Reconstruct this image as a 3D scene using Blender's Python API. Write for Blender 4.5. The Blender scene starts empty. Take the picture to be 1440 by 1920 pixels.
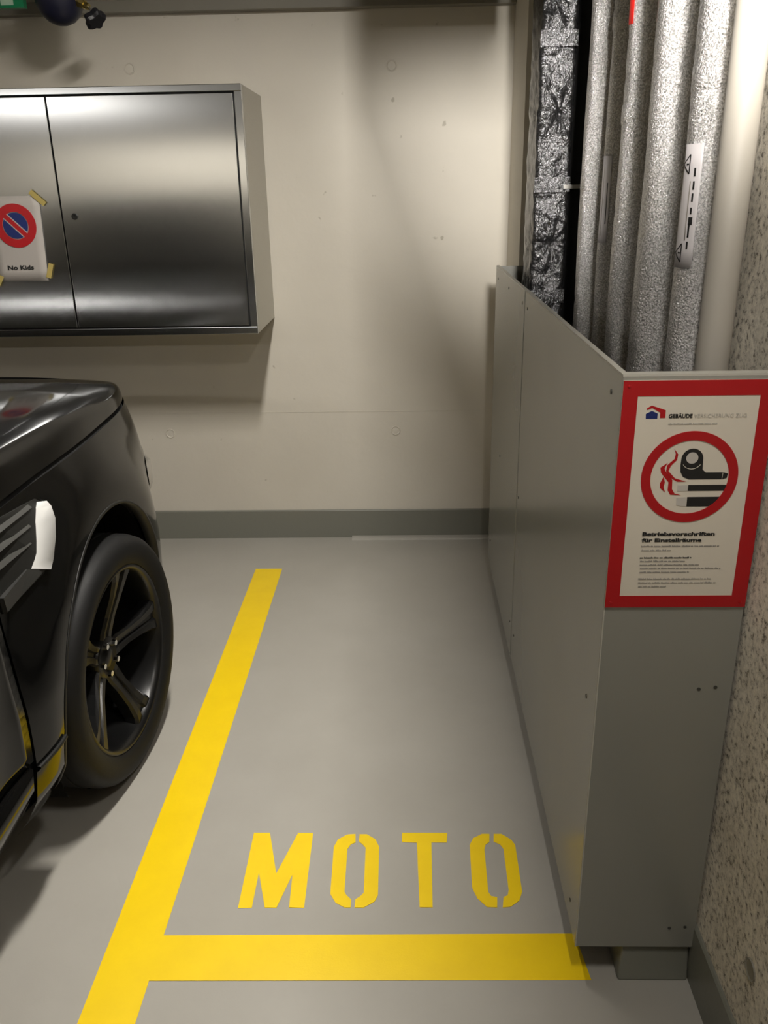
import bpy, bmesh, math, random
from mathutils import Vector, Matrix
random.seed(7)
S = bpy.context.scene
COL = S.collection
PI = math.pi

# ------------------------------------------------------------------ camera
F_PX, YAW, PITCH, ROLL, CAM_H = 1586.3, -0.030703, 0.366768, 0.018445, 1.6
cy, sy, cp, sp = math.cos(YAW), math.sin(YAW), math.cos(PITCH), math.sin(PITCH)
fw = Vector((sy*cp, cy*cp, -sp)); rt = Vector((cy, -sy, 0)); dn = fw.cross(rt)
r2 = rt*math.cos(ROLL) + dn*math.sin(ROLL); d2 = -rt*math.sin(ROLL) + dn*math.cos(ROLL)
camd = bpy.data.cameras.new('camera'); cam = bpy.data.objects.new('camera', camd); COL.objects.link(cam)
m = Matrix.Identity(4)
for i in range(3):
    m[i][0] = r2[i]; m[i][1] = -d2[i]; m[i][2] = -fw[i]
m[2][3] = CAM_H
cam.matrix_world = m
camd.sensor_fit = 'AUTO'; camd.sensor_width = 36; camd.lens = F_PX*36/1920
camd.clip_start = 0.02
S.camera = cam

# ------------------------------------------------------------------ world, exposure, lamps
W = bpy.data.worlds.new('world'); S.world = W; W.use_nodes = True
W.node_tree.nodes['Background'].inputs[0].default_value = (0.9, 0.95, 1.0, 1)
W.node_tree.nodes['Background'].inputs[1].default_value = 0.0
S.view_settings.view_transform = 'Standard'; S.view_settings.look = 'None'
S.view_settings.exposure = 0.24; S.view_settings.gamma = 1.0; S.view_settings.use_curve_mapping = False
WARM = (1.0, 0.955, 0.89)
# name, position, size (x, y), power W, aim point (None = straight down)
LAMPS = [
    ('bay',   (-0.272, 1.95, 2.50), (0.17, 0.50), 84, None),
    ('pipes', (0.30, -0.30, 2.30), None, 640, (0.56, 2.00, 2.10)),  # added spotlight, cone shaped to brighten the pipes without spilling on the floor
    ('sign_fill', (0.28, 0.62, 2.34), (0.08, 0.30), 10, None),  # unseen fill added to brighten the sign
    ('left',  (-3.3, -1.4, 2.34), (1.30, 0.16), 45, None),
    ('aisle', (-2.4, -4.05, 2.52), (3.20, 0.12), 75, None),  # added to brighten the wall mirrored in the cabinet doors
]

# ------------------------------------------------------------------ material helpers
def newmat(name, color, rough=0.5, metal=0.0, coat=0.0, spec=0.5):
    mt = bpy.data.materials.new(name); mt.use_nodes = True
    b = mt.node_tree.nodes['Principled BSDF']
    b.inputs['Base Color'].default_value = (*color, 1); b.inputs['Roughness'].default_value = rough
    b.inputs['Metallic'].default_value = metal; b.inputs['Coat Weight'].default_value = coat
    b.inputs['Coat Roughness'].default_value = 0.04
    b.inputs['Specular IOR Level'].default_value = spec
    return mt
def nd(mt, t, **kw):
    n = mt.node_tree.nodes.new(t)
    for k, v in kw.items(): setattr(n, k, v)
    return n
def lk(mt, a, b): mt.node_tree.links.new(a, b)
def bsdf(mt): return mt.node_tree.nodes['Principled BSDF']
def noise(mt, scale, detail=4, rough=0.6, vec=None, stretch=None):
    n = nd(mt, 'ShaderNodeTexNoise'); n.inputs['Scale'].default_value = scale
    n.inputs['Detail'].default_value = detail; n.inputs['Roughness'].default_value = rough
    tc = nd(mt, 'ShaderNodeNewGeometry')
    src = tc.outputs['Position']
    if stretch:
        mp = nd(mt, 'ShaderNodeMapping'); mp.inputs['Scale'].default_value = stretch
        lk(mt, src, mp.inputs['Vector']); src = mp.outputs['Vector']
    lk(mt, src, n.inputs['Vector']); return n
def ramp(mt, src, stops):
    r = nd(mt, 'ShaderNodeValToRGB'); e = r.color_ramp.elements
    while len(e) < len(stops): e.new(0.5)
    for i, (p, c) in enumerate(stops):
        e[i].position = p; e[i].color = (*c, 1) if len(c) == 3 else c
    lk(mt, src, r.inputs['Fac']); return r
def bump(mt, src, strength, dist, prev=None):
    b = nd(mt, 'ShaderNodeBump'); b.inputs['Strength'].default_value = strength; b.inputs['Distance'].default_value = dist
    lk(mt, src, b.inputs['Height'])
    if prev: lk(mt, prev.outputs['Normal'], b.inputs['Normal'])
    lk(mt, b.outputs['Normal'], bsdf(mt).inputs['Normal']); return b
def mixc(mt, a, b, fac, blend='MIX'):
    x = nd(mt, 'ShaderNodeMix', data_type='RGBA', blend_type=blend)
    for k, v in (('Factor', fac), ('A', a), ('B', b)):
        s = [i for i in x.inputs if i.name == k and (i.type == ('VALUE' if k == 'Factor' else 'RGBA'))][0]
        if isinstance(v, (int, float)): s.default_value = v
        elif isinstance(v, tuple): s.default_value = (*v, 1)
        else: lk(mt, v, s)
    return [o for o in x.outputs if o.type == 'RGBA'][0]

# painted concrete wall with fine pores
M = {}
mt = newmat('painted_concrete', (0.62, 0.575, 0.495), 0.55); M['wall'] = mt
n1 = noise(mt, 1.3, 3); r1 = ramp(mt, n1.outputs['Fac'], [(0.3, (0.58, 0.54, 0.465)), (0.7, (0.64, 0.60, 0.52))])
n2 = noise(mt, 22, 2, 0.5); r2_ = ramp(mt, n2.outputs['Fac'], [(0.20, (0.45, 0.42, 0.36)), (0.25, (1, 1, 1))])
lk(mt, mixc(mt, r1.outputs['Color'], r2_.outputs['Color'], 0.6, 'MULTIPLY'), bsdf(mt).inputs['Base Color'])
b1 = bump(mt, n2.outputs['Fac'], 0.10, 0.01); n3 = noise(mt, 4, 5); bump(mt, n3.outputs['Fac'], 0.12, 0.02, b1)
# floor coating
mt = newmat('floor_coating', (0.36, 0.34, 0.30), 0.30); M['floor'] = mt
n1 = noise(mt, 2.2, 5); r1 = ramp(mt, n1.outputs['Fac'], [(0.3, (0.345, 0.328, 0.290)), (0.7, (0.383, 0.366, 0.327))])
n2 = noise(mt, 14, 2, 0.4); r2_ = ramp(mt, n2.outputs['Fac'], [(0.17, (0.3, 0.27, 0.22)), (0.2, (1, 1, 1))])
lk(mt, mixc(mt, r1.outputs['Color'], r2_.outputs['Color'], 0.7, 'MULTIPLY'), bsdf(mt).inputs['Base Color'])
n3 = noise(mt, 260, 2); bump(mt, n3.outputs['Fac'], 0.05, 0.002)
mt = newmat('skirting_paint', (0.185, 0.185, 0.155), 0.35); M['skirt'] = mt
n3 = noise(mt, 25, 3); bump(mt, n3.outputs['Fac'], 0.08, 0.01)
# rough exposed concrete
mt = newmat('exposed_concrete', (0.5, 0.45, 0.37), 0.85); M['rough'] = mt
nA = noise(mt, 3.5, 6, 0.7); rA = ramp(mt, nA.outputs['Fac'], [(0.3, (0.54, 0.50, 0.43)), (0.7, (0.80, 0.76, 0.68))])
nB = noise(mt, 78, 7, 0.72); rB = ramp(mt, nB.outputs['Fac'], [(0.34, (0.08, 0.068, 0.052)), (0.40, (0.42, 0.39, 0.34)), (0.465, (0.93, 0.91, 0.87)), (0.64, (1.25, 1.23, 1.18))])
lk(mt, mixc(mt, rA.outputs['Color'], rB.outputs['Color'], 0.9, 'MULTIPLY'), bsdf(mt).inputs['Base Color'])
bA = bump(mt, nB.outputs['Fac'], 0.7, 0.006); nC = noise(mt, 30, 4); bump(mt, nC.outputs['Fac'], 0.4, 0.01, bA)
M['ceil'] = newmat('ceiling_concrete', (0.50, 0.47, 0.41), 0.8)
n1 = noise(M['ceil'], 3, 4); bump(M['ceil'], n1.outputs['Fac'], 0.15, 0.02)
M['ledge'] = newmat('ledge_paint', (0.22, 0.205, 0.17), 0.6)
mt = newmat('reflected_dark_board', (0.035, 0.035, 0.035), 0.5); M['reflected_dark'] = mt
# floor marking paint
mt = newmat('yellow_line_paint', (0.87, 0.60, 0.0), 0.38); M['yellow'] = mt
n1 = noise(mt, 9, 4); r1 = ramp(mt, n1.outputs['Fac'], [(0.3, (0.84, 0.575, 0.0)), (0.7, (0.89, 0.62, 0.0))]); lk(mt, r1.outputs['Color'], bsdf(mt).inputs['Base Color'])
n3 = noise(mt, 200, 2); bump(mt, n3.outputs['Fac'], 0.08, 0.002)
# brushed stainless steel, grain running left to right
def brushed(name, col, rough, stretch):
    mt = newmat(name, col, rough, 1.0)
    n = noise(mt, 60, 4, 0.6, stretch=stretch)
    r = ramp(mt, n.outputs['Fac'], [(0.2, (rough*0.8,)*3), (0.8, (rough*1.25,)*3)]); lk(mt, r.outputs['Color'], bsdf(mt).inputs['Roughness'])
    
    return mt
M['steel'] = brushed('brushed_steel', (0.60, 0.615, 0.63), 0.19, (40, 40, 1))
for k_ in ('steel',):
    t_ = nd(M[k_], 'ShaderNodeTangent', direction_type='RADIAL', axis='Z'); lk(M[k_], t_.outputs['Tangent'], bsdf(M[k_]).inputs['Tangent'])
    bsdf(M[k_]).inputs['Anisotropic'].default_value = 0.9; bsdf(M[k_]).inputs['Anisotropic Rotation'].default_value = 0.0
M['steel_side'] = brushed('folded_steel', (0.50, 0.49, 0.45), 0.42, (1, 1, 20))
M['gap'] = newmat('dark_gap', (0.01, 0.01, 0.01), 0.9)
# panel cladding
mt = newmat('cladding_lacquer', (0.30, 0.295, 0.265), 0.24, 0.25, 0.0, 0.6); M['clad'] = mt
n1 = noise(mt, 1.4, 2); r1 = ramp(mt, n1.outputs['Fac'], [(0.3, (0.305, 0.302, 0.272)), (0.7, (0.330, 0.327, 0.297))]); lk(mt, r1.outputs['Color'], bsdf(mt).inputs['Base Color'])
n3 = noise(mt, 3, 2); bump(mt, n3.outputs['Fac'], 0.03, 0.02)
M['clad_edge'] = newmat('cladding_edge', (0.46, 0.45, 0.40), 0.4)
M['screw'] = newmat('screw_head', (0.10, 0.10, 0.09), 0.4, 0.6)
# foil
def foil(name, col, rough, s1, k1, s2, k2):
    mt = newmat(name, col, rough, 0.85)
    a = noise(mt, s1, 3, 0.7); b_ = bump(mt, a.outputs['Fac'], k1, 0.0045)
    c = noise(mt, s2, 4, 0.6); bump(mt, c.outputs['Fac'], k2, 0.01, b_)
    e = noise(mt, s1*1.1, 2, 0.6); g_ = ramp(mt, e.outputs['Fac'], [(0.38, tuple(v*0.52 for v in col)), (0.62, col)]); lk(mt, g_.outputs['Color'], bsdf(mt).inputs['Base Color']); return mt  # glints of the embossed foil painted as light and dark specks
M['foil'] = foil('pipe_foil', (0.98, 0.97, 0.97), 0.27, 250, 1.0, 14, 0.15)
M['duct_foil'] = foil('duct_foil', (0.13, 0.13, 0.135), 0.20, 110, 0.8, 26, 0.7)
M['pvc'] = newmat('beige_plastic_pipe', (0.44, 0.41, 0.36), 0.55)
M['sticker'] = newmat('label_sticker', (0.62, 0.59, 0.60), 0.5)
M['ink'] = newmat('black_ink', (0.012, 0.012, 0.012), 0.45)
M['grey_ink'] = newmat('grey_ink', (0.30, 0.28, 0.25), 0.5)
M['light_ink'] = newmat('light_grey_ink', (0.42, 0.40, 0.36), 0.5)
M['tip'] = newmat('tip_grey_print', (0.50, 0.47, 0.43), 0.5)
M['red'] = newmat('sign_red', (0.40, 0.005, 0.009), 0.35)
M['signwhite'] = newmat('sign_white', (0.66, 0.61, 0.52), 0.35)
M['blue'] = newmat('sign_blue', (0.008, 0.02, 0.13), 0.4)
M['redtape'] = newmat('red_tape', (0.75, 0.02, 0.015), 0.4)
M['paper'] = newmat('sheet_paper', (0.42, 0.39, 0.36), 0.6)
M['tape'] = newmat('masking_tape', (0.42, 0.33, 0.10), 0.5)
M['green'] = newmat('exit_sign_green', (0.0, 0.16, 0.06), 0.4)
M['pic'] = newmat('exit_sign_white', (0.35, 0.50, 0.38), 0.4)
# valve
M['navy'] = newmat('navy_rubber', (0.008, 0.009, 0.026), 0.45)
M['castgrey'] = newmat('cast_grey_metal', (0.30, 0.29, 0.27), 0.45, 0.5)
M['brass'] = newmat('brass', (0.42, 0.33, 0.12), 0.35, 1.0)
M['blackp'] = newmat('black_plastic', (0.008, 0.008, 0.012), 0.45)
# car
M['paint'] = newmat('black_car_paint', (0.003, 0.003, 0.003), 0.10, 0.0, 0.0, 0.28)
M['seam'] = newmat('panel_gap_black', (0.001, 0.001, 0.001), 0.9)
M['trim'] = newmat('satin_black_trim', (0.010, 0.010, 0.009), 0.45, spec=0.3)
M['liner'] = newmat('arch_liner', (0.004, 0.004, 0.004), 0.95, spec=0.1)
M['rubber'] = newmat('tyre_rubber', (0.007, 0.007, 0.007), 0.6, spec=0.22)
M['rim'] = newmat('black_alloy', (0.005, 0.005, 0.005), 0.30, 0.0, 0.0, 0.35)
M['brake'] = newmat('brake_iron', (0.02, 0.019, 0.018), 0.6, 0.5)
M['chrome'] = newmat('chrome', (0.75, 0.75, 0.73), 0.12, 1.0)
M['silver'] = newmat('lamp_glint_silver', (0.92, 0.92, 0.90), 0.35, 0.5)
M['slat'] = newmat('dark_slat_metal', (0.10, 0.10, 0.095), 0.35, 0.8)
M['glass'] = newmat('dark_window_glass', (0.01, 0.011, 0.012), 0.03, 0.0, 0.5)
M['lens'] = newmat('headlight_lens', (0.35, 0.33, 0.30), 0.08, 0.2, 1.0)
M['white_box'] = newmat('fixture_housing', (0.7, 0.7, 0.68), 0.5)

# ------------------------------------------------------------------ object helpers
def wloc(o):
    v = Vector(o.location)
    while o.parent: o = o.parent; v += Vector(o.location)
    return v
def obj(name, bm, mat, parent=None, smooth=False, label=None, cat=None, group=None, kind=None, bevel=0, origin=None):
    """bm holds WORLD coordinates; the object origin goes to the bottom centre of its bounds."""
    bm.normal_update()
    xs = [v.co.copy() for v in bm.verts]
    lo = Vector([min(c[i] for c in xs) for i in range(3)]); hi = Vector([max(c[i] for c in xs) for i in range(3)])
    c = Vector(origin) if origin else Vector(((lo.x+hi.x)/2, (lo.y+hi.y)/2, lo.z))
    for v in bm.verts: v.co -= c
    me = bpy.data.meshes.new(name); bm.to_mesh(me); bm.free(); me.materials.append(mat)
    if smooth:
        for p in me.polygons: p.use_smooth = True
    o = bpy.data.objects.new(name, me); COL.objects.link(o)
    o.location = c - (wloc(parent) if parent else Vector()); o.parent = parent
    if bevel:
        b = o.modifiers.new('bevel', 'BEVEL'); b.width = bevel; b.segments = 2; b.limit_method = 'ANGLE'
    return tag(o, label, cat, group, kind)
def tag(o, label=None, cat=None, group=None, kind=None):
    if label: o['label'] = label
    if cat: o['category'] = cat
    if group: o['group'] = group
    if kind: o['kind'] = kind
    return o
def empty(name, loc, label=None, cat=None, group=None):
    o = bpy.data.objects.new(name, None); COL.objects.link(o); o.location = loc; o.empty_display_size = 0.1
    return tag(o, label, cat, group)
def BM(): return bmesh.new()
def box(bm, x0, x1, y0, y1, z0, z1):
    vs = [bm.verts.new(p) for p in ((x0,y0,z0),(x1,y0,z0),(x1,y1,z0),(x0,y1,z0),(x0,y0,z1),(x1,y0,z1),(x1,y1,z1),(x0,y1,z1))]
    for f in ((0,3,2,1),(4,5,6,7),(0,1,5,4),(1,2,6,5),(2,3,7,6),(3,0,4,7)): bm.faces.new([vs[i] for i in f])
    return bm
def boxo(name, b, mat, parent=None, **k): return obj(name, box(BM(), *b), mat, parent, **k)
def prism(bm, pts, axis, a, b):
    """closed polygon pts (2-D) pushed from a to b along axis; 'y': pts are x,z; 'z': x,y; 'x': y,z"""
    def P(p, t): return (p[0], t, p[1]) if axis == 'y' else ((p[0], p[1], t) if axis == 'z' else (t, p[0], p[1]))
    A = [bm.verts.new(P(p, a)) for p in pts]; B = [bm.verts.new(P(p, b)) for p in pts]; n = len(pts)
    try: bm.faces.new(A[::-1]); bm.faces.new(B)
    except ValueError: pass
    for i in range(n): bm.faces.new((A[i], A[(i+1) % n], B[(i+1) % n], B[i]))
    bmesh.ops.recalc_face_normals(bm, faces=bm.faces[:])
    return bm
def frame_of(d):
    d = Vector(d).normalized(); u = d.cross(Vector((0, 0, 1)) if abs(d.z) < 0.9 else Vector((1, 0, 0))).normalized(); return d, u, d.cross(u)
def cyl(bm, p0, p1, r0, r1=None, n=24, caps=True):
    r1 = r0 if r1 is None else r1; p0 = Vector(p0); p1 = Vector(p1); d, u, w = frame_of(p1-p0)
    A = [bm.verts.new(p0+(u*math.cos(t)+w*math.sin(t))*r0) for t in [2*PI*i/n for i in range(n)]]
    B = [bm.verts.new(p1+(u*math.cos(t)+w*math.sin(t))*r1) for t in [2*PI*i/n for i in range(n)]]
    for i in range(n): bm.faces.new((A[i], A[(i+1) % n], B[(i+1) % n], B[i]))
    if caps: bm.faces.new(A[::-1]); bm.faces.new(B)
    return bm
def lathe(bm, prof, centre, axis, n=64):
    """prof: list of (offset along axis, radius)"""
    c = Vector(centre); d, u, w = frame_of(axis); rings = []
    for a, r in prof:
        rings.append([bm.verts.new(c+d*a+(u*math.cos(2*PI*i/n)+w*math.sin(2*PI*i/n))*r) for i in range(n)] if r > 1e-6 else [bm.verts.new(c+d*a)])
    for A, B in zip(rings, rings[1:]):
        for i in range(n):
            j = (i+1) % n
            if len(A) == 1 and len(B) == 1: continue
            if len(A) == 1: bm.faces.new((A[0], B[j], B[i]))
            elif len(B) == 1: bm.faces.new((A[i], A[j], B[0]))
            else: bm.faces.new((A[i], A[j], B[j], B[i]))
    bmesh.ops.recalc_face_normals(bm, faces=bm.faces[:])
    return bm
def ring2d(bm, cx, cz, ro, ri, y0, y1, n=64):
    A = [[bm.verts.new((cx+r*math.cos(2*PI*i/n), y, cz+r*math.sin(2*PI*i/n))) for i in range(n)] for r, y in ((ro, y1), (ro, y0), (ri, y0), (ri, y1))]
    for a in range(4):
        P, Q = A[a], A[(a+1) % 4]
        for i in range(n): bm.faces.new((P[i], P[(i+1) % n], Q[(i+1) % n], Q[i]))
    bmesh.ops.recalc_face_normals(bm, faces=bm.faces[:])
    return bm
def text_bm(s, x, z, y, h, width=None, bold=0.0, depth=0.0006):
    """lettering standing in the XZ plane facing -Y, baseline at z, left edge at x, cap height h"""
    cu = bpy.data.curves.new('t', 'FONT'); cu.body = s; cu.size = 1; cu.offset = bold; cu.resolution_u = 2
    o = bpy.data.objects.new('t', cu); COL.objects.link(o); dg = bpy.context.evaluated_depsgraph_get()
    me = bpy.data.meshes.new_from_object(o.evaluated_get(dg)); bpy.data.objects.remove(o)
    bm = BM(); bm.from_mesh(me); bpy.data.meshes.remove(me); bpy.data.curves.remove(cu)
    x0 = min(v.co.x for v in bm.verts); x1 = max(v.co.x for v in bm.verts)
    k = h/0.70; kx = (width/(x1-x0)) if width else k
    for v in bm.verts: v.co = Vector((x+(v.co.x-x0)*kx, y, z+v.co.y*k))
    return bm
def grid(bm, rows):
    V = [[bm.verts.new(p) for p in r] for r in rows]
    for a, b in zip(V, V[1:]):
        for i in range(len(a)-1): bm.faces.new((a[i], a[i+1], b[i+1], b[i]))
    return V

# ================================================================== SETTING
YB = 3.83; XR = 0.600; ZC = 2.62; YN = -4.6; XL = -7.0
o = boxo('floor', (XL, XR+0.2, YN, YB+0.2, -0.12, 0.0), M['floor'], kind='structure')
tag(o, 'light grey coated garage floor')
o = boxo('ceiling', (XL, XR+0.2, YN, YB+0.2, ZC, ZC+0.15), M['ceil'], kind='structure'); tag(o, 'bare concrete garage ceiling')
o = boxo('wall_back', (XL, XR+0.2, YB, YB+0.2, 0, ZC), M['wall'], kind='structure'); tag(o, 'off-white painted concrete wall at the head of the bay')
# shallow formwork rings (tie holes) as pieces of the wall
for x, z in ((-1.118, 0.533), (-0.056, 0.536), (-0.054, 2.056), (-1.119, 2.066), (-2.18, 0.533), (-2.18, 2.06)):
    bm = BM(); lathe(bm, [(0, 0.0225), (0.003, 0.0215), (0.0035, 0.0190), (0.0003, 0.0160), (0.0016, 0.0)], (x, YB+0.0002, z), (0, -1, 0), 24)
    obj('tie_hole_plug', bm, M['wall'], o, smooth=False)
# faint board joints
boxo('formwork_joint', (-6.9, 0.43, YB-0.0012, YB+0.001, 0.628, 0.631), M['wall'], o)
o = boxo('wall_right', (XR, XR+0.2, YN, YB, 0, ZC), M['rough'], kind='structure'); tag(o, 'rough exposed concrete wall on the right')
bm = BM(); lathe(bm, [(0, 0.020), (0.0025, 0.019), (0.0008, 0.016), (0.0005, 0)], (XR, 1.122, 0.296), (-1, 0, 0), 20)
obj('tie_hole_plug', bm, M['ledge'], o)
o = boxo('wall_left', (XL-0.2, XL, YN, YB, 0, ZC), M['wall'], kind='structure'); tag(o, 'painted concrete wall far to the left')
o = boxo('wall_front', (XL, XR, YN-0.2, YN, 0, ZC), M['wall'], kind='structure'); tag(o, 'painted concrete wall behind the viewer')
boxo('reflected_dark', (-4.3, XR, YN, YN+0.01, 0, 1.18), M['reflected_dark'], o)  # unseen dark board added so the cabinet doors mirror a dark lower half
o = boxo('trim_4', (XL, XR, -3.70, -3.55, 2.10, ZC), M['ledge'], kind='structure'); tag(o, 'unseen beam added behind the viewer to darken the cabinet reflection')  # added to hide the long light and grey the doors' upper reflection
o = boxo('wall_pier', (0.436, XR, 3.42, YB, 0, ZC), M['wall'], kind='structure'); tag(o, 'painted concrete pier in the back right corner behind the foil duct')
bm = BM(); prism(bm, [(YB, 0), (YB-0.010, 0), (YB-0.010, 0.139), (YB-0.006, 0.143), (YB, 0.143)], 'x', XL, 0.436)
o = obj('baseboard_back', bm, M['skirt'], kind='structure'); tag(o, 'dark grey painted skirting band along the back wall')
bm = BM(); prism(bm, [(XR, 0), (XR-0.008, 0), (XR-0.008, 0.139), (XR-0.004, 0.143), (XR, 0.143)], 'y', YN, 3.42)
o = obj('baseboard_right', bm, M['skirt'], kind='structure'); tag(o, 'dark grey painted skirting band along the rough right wall')
bm = BM(); prism(bm, [(YB-0.01, 0), (YB-0.045, 0), (YB-0.043, 0.004), (YB-0.034, 0.008), (YB-0.010, 0.010)], 'x', -0.275, 0.436)
o = obj('trim_1', bm, M['floor'], kind='structure'); tag(o, 'low coated cove lip at the foot of the back wall')
bm = BM(); prism(bm, [(YB, 2.257), (YB-0.05, 2.257), (YB-0.05, 2.30), (YB, 2.30)], 'x', XL, 0.436)
o = obj('trim_2', bm, M['ledge'], kind='structure', bevel=0.003); tag(o, 'narrow ledge running high along the back wall')

# coated plinth under the cladding box
bm = BM(); box(bm, 0.449, 0.592, 1.362, 1.60, 0, 0.078)
bmesh.ops.bevel(bm, geom=[e for e in bm.edges], offset=0.007, segments=3, affect='EDGES', profile=0.5)
for v in bm.verts:
    if v.co.z < 0.02 and v.co.y < 1.40: v.co.y -= (0.02-v.co.z)*0.9
    if v.co.z < 0.02 and v.co.x < 0.47: v.co.x -= (0.02-v.co.z)*0.5
obj('trim_3', bm, M['skirt'], kind='structure', label='low grey coated plinth under the front of the cladding box', smooth=True)

# ================================================================== LAMPS
for nm, p, sz, pw, aim in LAMPS:
    r = empty('ceiling_light', (p[0], p[1], ZC), {'bay': 'ceiling light above the motorcycle bay', 'pipes': 'unseen spotlight added to brighten the foil pipes but spare the floor',
        'sign_fill': 'unseen small light added to brighten the no smoking sign', 'left': 'ceiling light behind the car on the left', 'aisle': 'unseen long light added to brighten the wall behind the viewer'}[nm], 'lamp')
    if aim:
        ld = bpy.data.lights.new('spot_light', 'SPOT'); ld.spot_size = math.radians(34); ld.spot_blend = 1.0; ld.shadow_soft_size = 0.14
        d_ = (Vector(aim)-Vector(p)).normalized()
        bm = BM(); cyl(bm, Vector(p)-d_*0.16, Vector(p)-d_*0.01, 0.05, 0.06, 24, caps=False); obj('spot_hood', bm, M['white_box'], r)
        bm = BM(); cyl(bm, Vector(p)-d_*0.1, (p[0], p[1], ZC), 0.008, n=8); obj('spot_arm', bm, M['white_box'], r)
    else:
        ld = bpy.data.lights.new('tube_light', 'AREA'); ld.shape = 'RECTANGLE'; ld.size, ld.size_y = sz
        boxo('housing', (p[0]-sz[0]/2-0.02, p[0]+sz[0]/2+0.02, p[1]-sz[1]/2-0.02, p[1]+sz[1]/2+0.02, p[2]+0.004, ZC), M['white_box'], r)
    ld.energy = pw; ld.color = WARM
    lo = bpy.data.objects.new('light_source', ld); COL.objects.link(lo); lo.parent = r; lo.location = (0, 0, p[2]-ZC)
    if aim: lo.rotation_euler = (Vector(aim)-Vector(p)).to_track_quat('-Z', 'Y').to_euler()

# duct added above the bay, out of view, to throw the soft shade on the right half
DUCT = (-0.255, 0.36, 1.3, 2.90, 2.20, 2.60)
r = empty('added_shade_duct', (0.02, 2.1, 2.20), 'unseen rectangular duct added above the bay to shade its right half', 'duct')
boxo('shade_duct_body', DUCT, M['steel_side'], r)
for y in (1.3, 2.1, 2.86): 
    bm = BM(); box(bm, DUCT[0], DUCT[1]+0.012, y, y+0.04, DUCT[4]-0.012, ZC); obj('flange', bm, M['steel_side'], r)

# ================================================================== FLOOR MARKINGS
bm = BM()
prism(bm, [(-0.690, 3.457), (-0.690, -2.2), (-0.570, -2.2), (-0.570, 1.336), (0.386, 1.347), (0.372, 1.468), (-0.570, 1.455), (-0.570, 3.457)], 'z', 0.0, 0.0012)
obj('bay_line', bm, M['yellow'], label='long yellow floor line with a crossbar closing the motorcycle bay', cat='road marking')
LET = dict(
 m=[[(-0.413,1.535),(-0.417,1.787),(-0.374,1.787),(-0.337,1.644),(-0.299,1.787),(-0.259,1.787),(-0.255,1.537),(-0.291,1.538),(-0.296,1.641),(-0.321,1.537),(-0.349,1.537),(-0.381,1.647),(-0.380,1.536)]],
 o=[[(-0.146,1.784),(-0.167,1.782),(-0.191,1.764),(-0.2,1.737),(-0.196,1.58),(-0.181,1.553),(-0.159,1.539),(-0.144,1.539),(-0.144,1.563),(-0.157,1.577),(-0.162,1.587),(-0.164,1.729),(-0.156,1.746),(-0.144,1.753)],
    [(-0.135,1.783),(-0.116,1.783),(-0.093,1.765),(-0.082,1.738),(-0.08,1.577),(-0.088,1.557),(-0.113,1.539),(-0.135,1.539),(-0.134,1.564),(-0.123,1.573),(-0.115,1.584),(-0.117,1.734),(-0.126,1.747),(-0.136,1.757)]],
 t=[[(-0.023,1.789),(0.097,1.789),(0.094,1.754),(0.054,1.754),(0.051,1.541),(0.02,1.541),(0.016,1.753),(-0.023,1.755)]],
 o2=[[(0.208,1.786),(0.188,1.786),(0.164,1.77),(0.153,1.746),(0.149,1.602),(0.159,1.569),(0.18,1.543),(0.204,1.542),(0.207,1.573),(0.193,1.576),(0.187,1.589),(0.19,1.731),(0.195,1.748),(0.205,1.756)],
     [(0.219,1.786),(0.239,1.786),(0.262,1.766),(0.271,1.746),(0.269,1.59),(0.259,1.563),(0.236,1.544),(0.217,1.542),(0.222,1.573),(0.233,1.579),(0.237,1.596),(0.239,1.732),(0.232,1.748),(0.216,1.758)]])
r = empty('floor_lettering', (-0.07, 1.66, 0), 'yellow stencilled MOTO lettering on the grey floor', 'road marking')
for k, nmk in (('m', 'letter_m'), ('o', 'letter_o'), ('t', 'letter_t'), ('o2', 'letter_o')):
    bm = BM()
    for pl in LET[k]: prism(bm, pl, 'z', 0.0, 0.0012)
    obj(nmk, bm, M['yellow'], r)

# ================================================================== STEEL WALL CABINET
CY = 3.38; CX0, CX1, CZ0, CZ1 = -2.06, -0.591, 1.064, 1.957
r = empty('steel_cabinet', ((CX0+CX1)/2, YB, CZ0), 'brushed stainless steel wall cabinet with two doors above the black car', 'cabinet')
fr = 0.028
bm = BM(); box(bm, CX0, CX1, CY+0.022, YB, CZ0, CZ1); obj('carcass', bm, M['steel_side'], r, bevel=0.002)
bm = BM()
box(bm, CX0, CX1, CY, CY+0.022, CZ1-fr+0.004, CZ1); box(bm, CX0, CX1, CY, CY+0.022, CZ0, CZ0+fr)
box(bm, CX1-fr, CX1, CY, CY+0.022, CZ0+fr, CZ1-fr+0.004); box(bm, CX0, CX0+fr, CY, CY+0.022, CZ0+fr, CZ1-fr+0.004)
obj('face_frame', bm, M['steel'], r, bevel=0.002)
boxo('gap_backing', (CX0+fr-0.003, CX1-fr+0.003, CY+0.018, CY+0.022, CZ0+fr-0.003, CZ1-fr+0.006), M['gap'], r)
g = 0.0055; dz0, dz1 = CZ0+fr+g, CZ1-fr+0.004-g; SX = -1.310
doorR = boxo('door', (SX+g/2, CX1-fr-g, CY+0.002, CY+0.020, dz0, dz1), M['steel'], r, bevel=0.0015)
doorL = boxo('door', (CX0+fr+g, SX-g/2, CY+0.002, CY+0.020, dz0, dz1), M['steel'], r, bevel=0.0015)
doorL.rotation_euler = (0, 0, 0)
bm = BM(); lathe(bm, [(0, 0.012), (0.003, 0.012), (0.004, 0.010), (0.004, 0.006), (0.002, 0.004), (0.002, 0)], (-1.261, CY+0.002, 1.515), (0, -1, 0), 20)
obj('lock', bm, M['trim'], doorR)

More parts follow.
